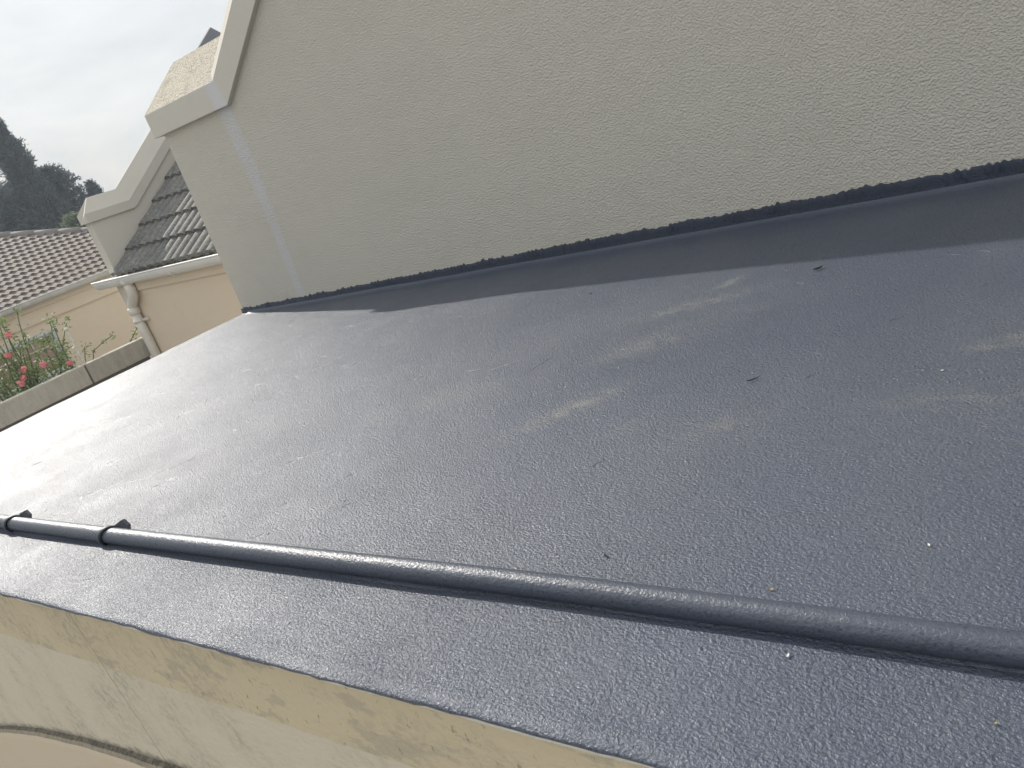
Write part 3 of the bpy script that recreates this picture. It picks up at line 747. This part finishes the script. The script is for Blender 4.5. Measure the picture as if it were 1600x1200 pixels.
# front slope clipped at the hip by building it course by course
def hip_tiles():
    col, gauge, amp, step = .22, .30, .020, .045; nx_per = 6
    ay = Vector((-math.cos(af), 0, math.sin(af))); nn = Vector((math.sin(af), 0, math.cos(af))); m_ = MB()
    Ls = UR/math.cos(af); nC = int(Ls/gauge)+1
    for c_ in range(nC):
        v0 = c_*gauge; v1 = min(Ls, v0+gauge+.02); yend = YC - v0*math.cos(af); y0 = -9.3 + v0*math.cos(af)
        nx_ = int((yend-y0)/col*nx_per); vv = []
        for (v_, hh) in ((v0-.002, -.4), (v0, 1.0), (v1, 0.0)):
            for i in range(nx_+1):
                y = y0 + (yend-y0)*i/nx_; ph = ((y+c_*0.11)/col) % 1.0
                pr = .5+.5*math.cos(2*math.pi*ph)
                q = Vector((XF+.20, y, -1.25)) + ay*(v_ - (.07*(1-pr) if hh > 0 or hh < 0 else 0)) + nn*(amp*pr + step*hh)
                vv.append(tuple(q))
        k = nx_+1; m_.add(vv, [(r*k+i, r*k+i+1, (r+1)*k+i+1, (r+1)*k+i) for r in range(2) for i in range(nx_)], False)
    # plain under-slopes for the two other sides
    X0 = XF+.20; Xr = X0-UR
    m_.add([(X0, YC, -1.27), (Xr, YC-UR, -1.27+UR*TF), (X0-2*UR, YC, -1.27)], [(0, 1, 2)])
    m_.add([(X0, -9.3, -1.27), (Xr, -9.3+UR, -1.27+UR*TF), (X0-2*UR, -9.3, -1.27)], [(0, 1, 2)])
    m_.add([(X0-2*UR, YC, -1.27), (Xr, YC-UR, -1.27+UR*TF), (Xr, -9.3+UR, -1.27+UR*TF), (X0-2*UR, -9.3, -1.27)], [(0, 1, 2, 3)])
    m_.add([(X0, YC, -1.27), (Xr, YC-UR, -1.27+UR*TF), (Xr, -9.3+UR, -1.27+UR*TF), (X0, -9.3, -1.27)], [(0, 1, 2, 3)])
    return m_.build('roof', M_tile_far, far, recalc=False)
rf = hip_tiles()
# ridge and hip tiles, short overlapping half rounds
mb = MB()
def hipline(a, b):
    a = Vector(a); b = Vector(b); n = int((b-a).length/.62)
    for i in range(n):
        p = a+(b-a)*(i/n); q = a+(b-a)*((i+1.12)/n)
        mb.tube([tuple(p), tuple(q)], [.175, .15], 10, smooth=True)
X0 = XF+.20; Xr = X0-UR; ZR = -1.25+UR*TF
hipline((X0, YC, -1.30), (Xr, YC-UR, ZR-.05)); hipline((Xr, YC-UR, ZR-.05), (Xr, -9.3+UR, ZR-.05))
mb.build('ridge_tiles', M_ridge_far, far)
gutter(far, 'gutter', M_greyg, -9.3, YC, 'y', (XF+.22, 1), .10, -1.19)
wf = MB()
t_ = .06
wf.box(XF-.12, XF-.02, W0, W1, WZ1-t_, WZ1-.001); wf.box(XF-.12, XF-.02, W0, W1, WZ0+.001, WZ0+t_)
wf.box(XF-.12, XF-.02, W0+.001, W0+t_, WZ0+t_, WZ1-t_); wf.box(XF-.12, XF-.02, W1-t_, W1-.001, WZ0+t_, WZ1-t_)
wf = wf.build('window', M_frame, far)
b_ = MB(); yy = W0+.45
while yy < W1-.2:
    b_.box(XF-.09, XF-.055, yy-.014, yy+.014, WZ0+t_, WZ1-t_); yy += .36
for k in (1, 2): b_.box(XF-.088, XF-.056, W0+t_, W1-t_, WZ0+.33*k-.012, WZ0+.33*k+.012)
b_.build('glazing_bars', M_barw, wf)
b_ = MB(); b_.box(XF-.11, XF-.10, W0+t_, W1-t_, WZ0+t_, WZ1-t_); b_.build('pane', M_glass, wf)
b_ = MB(); b_.box(XF-.05, XF+.09, W0-.08, W1+.10, WZ0-.10, WZ0-.001)
b_.box(XF+.001, XF+.045, W1+.002, W1+.07, WZ0, WZ1+.07); b_.box(XF+.001, XF+.045, W0-.08, W1, WZ1+.002, WZ1+.07); b_.build('sill', M_frame, wf)

# ------------------------------------------------------------------ boundary wall
XW = -17.36
bw = thing('boundary_wall', (XW, 3, GZ), 'weathered grey plastered boundary wall below the rose bush with a dark joint in it', 'wall')
mb = MB(); mb.box(XW-.2, XW, -6, 6.895, -3.02, -2.575); mb.build('wall_panel', M_low, bw, bevel=.012)
mb = MB(); mb.box(XW-.2, XW-.005, 6.925, 8.50, -3.02, -2.585); mb.build('wall_panel', M_low2, bw, bevel=.012)
mb = MB(); mb.box(XW-.18, XW-.03, -6, 8.27, GZ, -3.022); mb.box(XW-.18, XW-.012, 6.890, 6.930, -3.02, -2.60); mb.build('wall_base', M_base_dark, bw)

# white stake on the wall top
st = MB(); SY = 6.97; pts = []; rr = []
for i in range(25):
    t = i/24; pts.append((XW-.1, SY+.01*math.sin(t*20), -2.575+t*.75)); rr.append(.018+.010*abs(math.sin(t*15)))
st.tube(pts, rr, 10)
st.tube([(XW-.1, SY, -1.83), (XW-.1, SY, -1.80), (XW-.1, SY, -1.765), (XW-.1, SY, -1.74)], [.012, .042, .042, .01], 10)
o = st.build('garden_stake', M_stake, None, base=(XW-.1, SY, -2.575))
tag(o, 'thin white knobbly stake with a ball tip standing on the grey boundary wall', 'stake')

# ------------------------------------------------------------------ rose bush
rose = thing('rose_bush', (-18.1, 5.6, GZ), 'leggy rose bush with pink blooms rising behind the grey boundary wall', 'shrub')
rb = random.Random(11)
XRb = -18.0; S_ = 18.0/14.8
def leafclump(m_, c, n, spread, size, r_):
    for k in range(n):
        p = Vector(c) + Vector((r_.gauss(0, spread), r_.gauss(0, spread), r_.gauss(0, spread)))
        d = Vector((r_.gauss(0, 1), r_.gauss(0, 1), r_.gauss(0, .7))).normalized(); e = d.orthogonal().normalized()
        e = Matrix.Rotation(r_.uniform(0, 6.28), 3, d) @ e
        s = size*r_.uniform(.6, 1.3)
        m_.add([tuple(p-d*s), tuple(p+e*s*.45+d*s*.1), tuple(p+d*s), tuple(p-e*s*.45+d*s*.1)], [(0, 1, 2, 3)])
lf = MB(); sm = MB()
tips = [(5.386, -.896), (5.03, -.956), (4.909, -1.15), (5.75, -1.25), (5.9, -1.3), (5.2, -1.4), (4.9, -1.5), (5.55, -1.6), (6.0, -1.9), (5.35, -1.75), (5.0, -1.9), (4.7, -1.7), (5.75, -1.95), (4.5, -1.4), (4.3, -1.1), (4.2, -1.6), (5.1, -1.15), (5.65, -1.45), (6.07, -1.42)]
for (ty, tz) in tips:
    for rep in range(2 if ty < 5.3 else 1):
        tip = Vector((XRb + rb.uniform(-.5, .3), ty*S_ + rep*rb.uniform(-.25, .25), tz*S_ - rep*rb.uniform(0, .25)))
        root = Vector((XRb + rb.uniform(-.3, .2), 5.9 + rb.uniform(-.8, .6), GZ))
        mid_ = root.lerp(tip, .55) + Vector((rb.uniform(-.2, .2), rb.uniform(-.25, .25), .1))
        pts = [tuple(root.lerp(mid_, k/4)) for k in range(4)] + [tuple(mid_.lerp(tip, k/6)+Vector((0, math.sin(k)*.02, 0))) for k in range(7)]
        sm.tube(pts, [.028 - .0019*k for k in range(len(pts))], 5)
        for k in range(12):
            t = rb.random()**.8; c = mid_.lerp(tip, t)
            if tz > -1.2 and t > .75 or tz <= -1.2: leafclump(lf, c, 6, .055 + .10*(1-t), .045, rb)
            else: leafclump(lf, c, 2, .05, .04, rb)
        leafclump(lf, tip, 10, .06, .05, rb)
# dense lower body
for k in range(480):
    y = rb.uniform(4.0, 7.0); top = -2.28 - max(0, (y-6.3))*.45 + .10*noise.noise(Vector((y*3, 0, 0)))
    if y < 5.3: top += .15
    z = rb.uniform(-3.1, top+.12) if rb.random() < .84 else rb.uniform(-2.3, top+.55)
    leafclump(lf, (XRb+rb.uniform(-.45, .35), y, z), 7, .06, .045, rb)
sm.build('stems', M_stem, rose); lf.build('leaves', M_rosel, rose, recalc=False)
for (y, z) in [(4.93, -1.20), (4.77, -1.50), (4.854, -1.80), (5.172, -1.865), (4.79, -1.93), (4.72, -1.99), (5.56, -2.02)]:
    m_ = MB(); c = Vector((XRb+.38, y*S_*1.0, z*S_)); rr_ = .062
    for k in range(26):
        d = Vector((rb.gauss(0, 1)+.6, rb.gauss(0, 1), rb.gauss(0, 1))).normalized(); e = d.orthogonal().normalized(); e = Matrix.Rotation(rb.uniform(0, 6.28), 3, d) @ e; f_ = d.cross(e)
        p = c + d*rr_*rb.uniform(.35, .9); s = .042
        m_.add([tuple(p-e*s-f_*s*.6), tuple(p+e*s-f_*s*.6), tuple(p+e*s*.7+f_*s+d*.015), tuple(p-e*s*.7+f_*s+d*.015)], [(0, 1, 2, 3)], True)
    m_.build('bloom', M_bloom, rose, recalc=False)
# loose sprigs leaning over the wall
def sprig(base, pts, n, label):
    l_ = MB(); s2 = MB()
    t = thing('rose_sprig', base, label, 'plant')
    s2.tube(pts, [.012]*len(pts), 5)
    for i in range(n):
        k = rb.random(); j = min(len(pts)-2, int(k*(len(pts)-1))); c = Vector(pts[j]).lerp(Vector(pts[j+1]), rb.random())
        if k > .45: leafclump(l_, c, 4, .035, .04, rb)
    s2.build('stem', M_stem, t); l_.build('leaves', M_rosel, t, recalc=False)
sprig((XW-.3, 8.1, -2.6), [(XW-.35, 8.02, -2.95), (XW-.3, 8.12, -2.62), (XW-.2, 8.28, -2.45), (XW-.15, 8.42, -2.33)], 26, 'small green sprig leaning over the wall top beside the downpipe')
sprig((XW-.4, 7.2, -2.9), [(XW-.4, 7.15, -2.95), (XW-.35, 7.35, -2.45), (XW-.3, 7.6, -2.36), (XW-.25, 7.85, -2.30)], 16, 'thin leafy shoot above the wall between the white stake and the downpipe')

# ------------------------------------------------------------------ trees beyond the house
def conifer(base, h, r, label, mat_, seed, dens=1.0, shape='cone', group='trees beyond the house', species='conifer_tree', lean=0.0, low=.08, hole=.22):
    r_ = random.Random(seed); t = thing(species, base, label, 'tree', group)
    bx_, by_, bz_ = base
    mt = MB(); mt.tube([(bx_, by_, bz_), (bx_, by_+lean*.3, bz_+h*.4), (bx_, by_+lean*.8, bz_+h*.85), (bx_, by_+lean, bz_+h*.97)], [r*.09, r*.06, r*.02, .03], 8)
    lm = MB(); n = int(1500*dens)
    sv = seed*3.7
    for k in range(n):
        f = r_.random()**1.15*(1-low)+low if shape == 'cone' else r_.random()*(1-low)+low
        if shape == 'cone': rad = r*(1-f)**1.0*(.85+.35*noise.noise(Vector((f*9, sv, 0)))) + .10
        else: rad = r*math.sqrt(max(0, 1-((f-.55)/.50)**2))*(.85+.3*noise.noise(Vector((f*6, sv, 1)))) + .05
        a = r_.uniform(0, 6.283); q = math.sqrt(r_.uniform(.02, 1))
        rad *= (.80 + .38*noise.noise(Vector((math.cos(a)*1.4, math.sin(a)*1.4, f*7+sv))))
        x = bx_ + math.cos(a)*rad*q; y = by_ + math.sin(a)*rad*q + lean*f; z = bz_ + h*f
        if noise.noise(Vector((y*1.3, z*1.3, sv)))+.5*noise.noise(Vector((y*4, z*4, sv))) > hole+.15: continue
        # a drooping-then-rising spray of small scale foliage
        d = Vector((math.cos(a), math.sin(a), .55 if shape == 'cone' else .3)).normalized()
        L_ = (.30 + .25*r_.random())*(1 if f < .9 else .6)
        for j in range(16):
            p = Vector((x, y, z)) + d*L_*1.35*(j/15-.3) + Vector((r_.gauss(0, .10), r_.gauss(0, .10), r_.gauss(0, .10)))
            dd = (d + Vector((r_.gauss(0, .5), r_.gauss(0, .5), r_.gauss(.2, .5)))).normalized(); e = dd.orthogonal().normalized(); e = Matrix.Rotation(r_.uniform(0, 6.28), 3, dd) @ e
            s = r_.uniform(.06, .14)
            lm.add([tuple(p-dd*s-e*s*.25), tuple(p-dd*s*.2+e*s*.38), tuple(p+dd*s*1.3), tuple(p-dd*s*.3-e*s*.38)], [(0, 1, 2, 3)])
        if k % 14 == 0: mt.tube([(bx_, by_+lean*f, z-h*.03), (x, y, z)], [.05, .02], 4)
    mt.build('trunk', M_bark, t); lm.build('crown', mat_, t, recalc=False)
conifer((-55, 24.1, GZ), 12.9, 4.3, 'tall dark conifer with a thin leader, highest of the trees behind the brown roof', M_con, 3, 3.4, hole=.36)
conifer((-57, 21.4, GZ), 11.2, 3.8, 'broad dark tree at the left edge beside the tallest conifer', M_con, 5, 2.6, 'round', hole=.16)
conifer((-56, 25.9, GZ), 9.7, 2.4, 'dark rounded conifer with sky gaps between the tallest one and the gable', M_con, 8, 1.6, 'round', hole=.24)
conifer((-54, 27.4, GZ), 8.0, .9, 'small pointed conifer just left of the parapet gable', M_con, 13, .6, hole=.4)
conifer((-57, 24.6, GZ), 9.2, 3.4, 'low dark bushy tree filling in under the two higher conifers', M_con, 21, 2.0, 'round', hole=.26, lean=0)
conifer((-44, 20.9, GZ), 6.2, 1.6, 'lighter green bush peeping over the brown roof beside the gable', M_con2, 31, .9, 'round', species='leafy_bush', hole=.5)

# ------------------------------------------------------------------ bits lying on the roof
def on(x, y, dz=0): return (x, y, zr(x, y)+dz)
def twig(x, y, ln, ang, r, label, bend=.3, m=M_twig, dz=.004):
    pts = []
    for i in range(6):
        t = i/5-.5; a = ang+bend*t; pts.append((x+ln*t*math.cos(a), y+ln*t*math.sin(a), zr(x, y)+dz+r+.006*t*t))
    b_ = MB(); b_.tube(pts, [r*.5, r, r*1.1, r, r*.8, r*.3], 6)
    o = b_.build('twig', m, None, base=on(x, y)); tag(o, label, 'twig', 'twigs on the flat roof'); return o
twig(-.958, 2.178, .045, .75, .0020, 'thin straight dark twig lying near the middle of the flat roof')
twig(-1.059, 3.30, .050, .9, .004, 'short thick dark twig just outside the shadow of the tall wall', .6)
def leaf(x, y, s, ang, m, name, label, cat, group=None, curl=.35):
    s *= .55
    b_ = MB(); vv = []
    for i in range(5):
        t = i/4; w = math.sin(math.pi*(.08+.84*t))*s*.38
        for q in (-1, 0, 1):
            lx = (t-.5)*s*2; ly = q*w; lz = curl*s*(abs(q)*.6 + (t-.5)**2*2) + .003
            vv.append((x+lx*math.cos(ang)-ly*math.sin(ang), y+lx*math.sin(ang)+ly*math.cos(ang), zr(x, y)+lz))
    vv2 = [(a, b, c-.0015) for (a, b, c) in vv]
    top = [(3*i+j, 3*i+j+1, 3*i+j+4, 3*i+j+3) for i in range(4) for j in range(2)]
    b_.add(vv, top, True); b_.add(vv2, [tuple(reversed(f)) for f in top], True)
    o = b_.build(name, m, None, base=on(x, y), recalc=False); tag(o, label, cat, group); return o
leaf(-.573, 1.175, .010, .4, M_leaf_y, 'dry_leaf', 'tiny yellow brown leaf scrap right behind the pipe', 'leaf')
leaf(-.98, 1.225, .014, 2.6, M_twig, 'leaf_scrap', 'small black curled leaf scrap behind the middle of the pipe', 'leaf')
leaf(-2.289, 3.415, .014, .3, M_twig, 'leaf_scrap', 'small dark scrap near the wall shadow edge', 'leaf')
leaf(-.325, 1.359, .008, 2.2, M_chip, 'paint_flake', 'small white flake on the roof at the right above the pipe', 'flake')
leaf(-.424, 2.176, .008, .1, M_chip, 'paint_flake', 'white flake beside the rough lumps on the right side of the roof', 'flake')
leaf(-.173, .944, .006, .9, M_leaf_y, 'seed_husk', 'tiny tan husk between the pipe and the lower right corner', 'husk')
leaf(-.488, 1.005, .009, 1.4, M_chip, 'paint_flake', 'pale flake on the strip of roof in front of the pipe', 'flake')
leaf(-1.58, .955, .006, .9, M_chip, 'paint_flake', 'white blob of paint at the front foot of the pipe', 'flake')

# ------------------------------------------------------------------ thin haze in the air
hz = MB(); hz.box(-120, 40, -60, 90, GZ-2, 16)
hm = bpy.data.materials.new('haze_air'); hm.use_nodes = True; hn = hm.node_tree; hn.nodes.clear()
ho = hn.nodes.new('ShaderNodeOutputMaterial'); hp = hn.nodes.new('ShaderNodeVolumePrincipled')
hp.inputs['Color'].default_value = (0.78, 0.88, 1.0, 1); hp.inputs['Density'].default_value = 0.0021; hp.inputs['Anisotropy'].default_value = 0.2
hn.links.new(hp.outputs[0], ho.inputs['Volume'])
h = hz.build('haze', hm); h['kind'] = 'stuff'
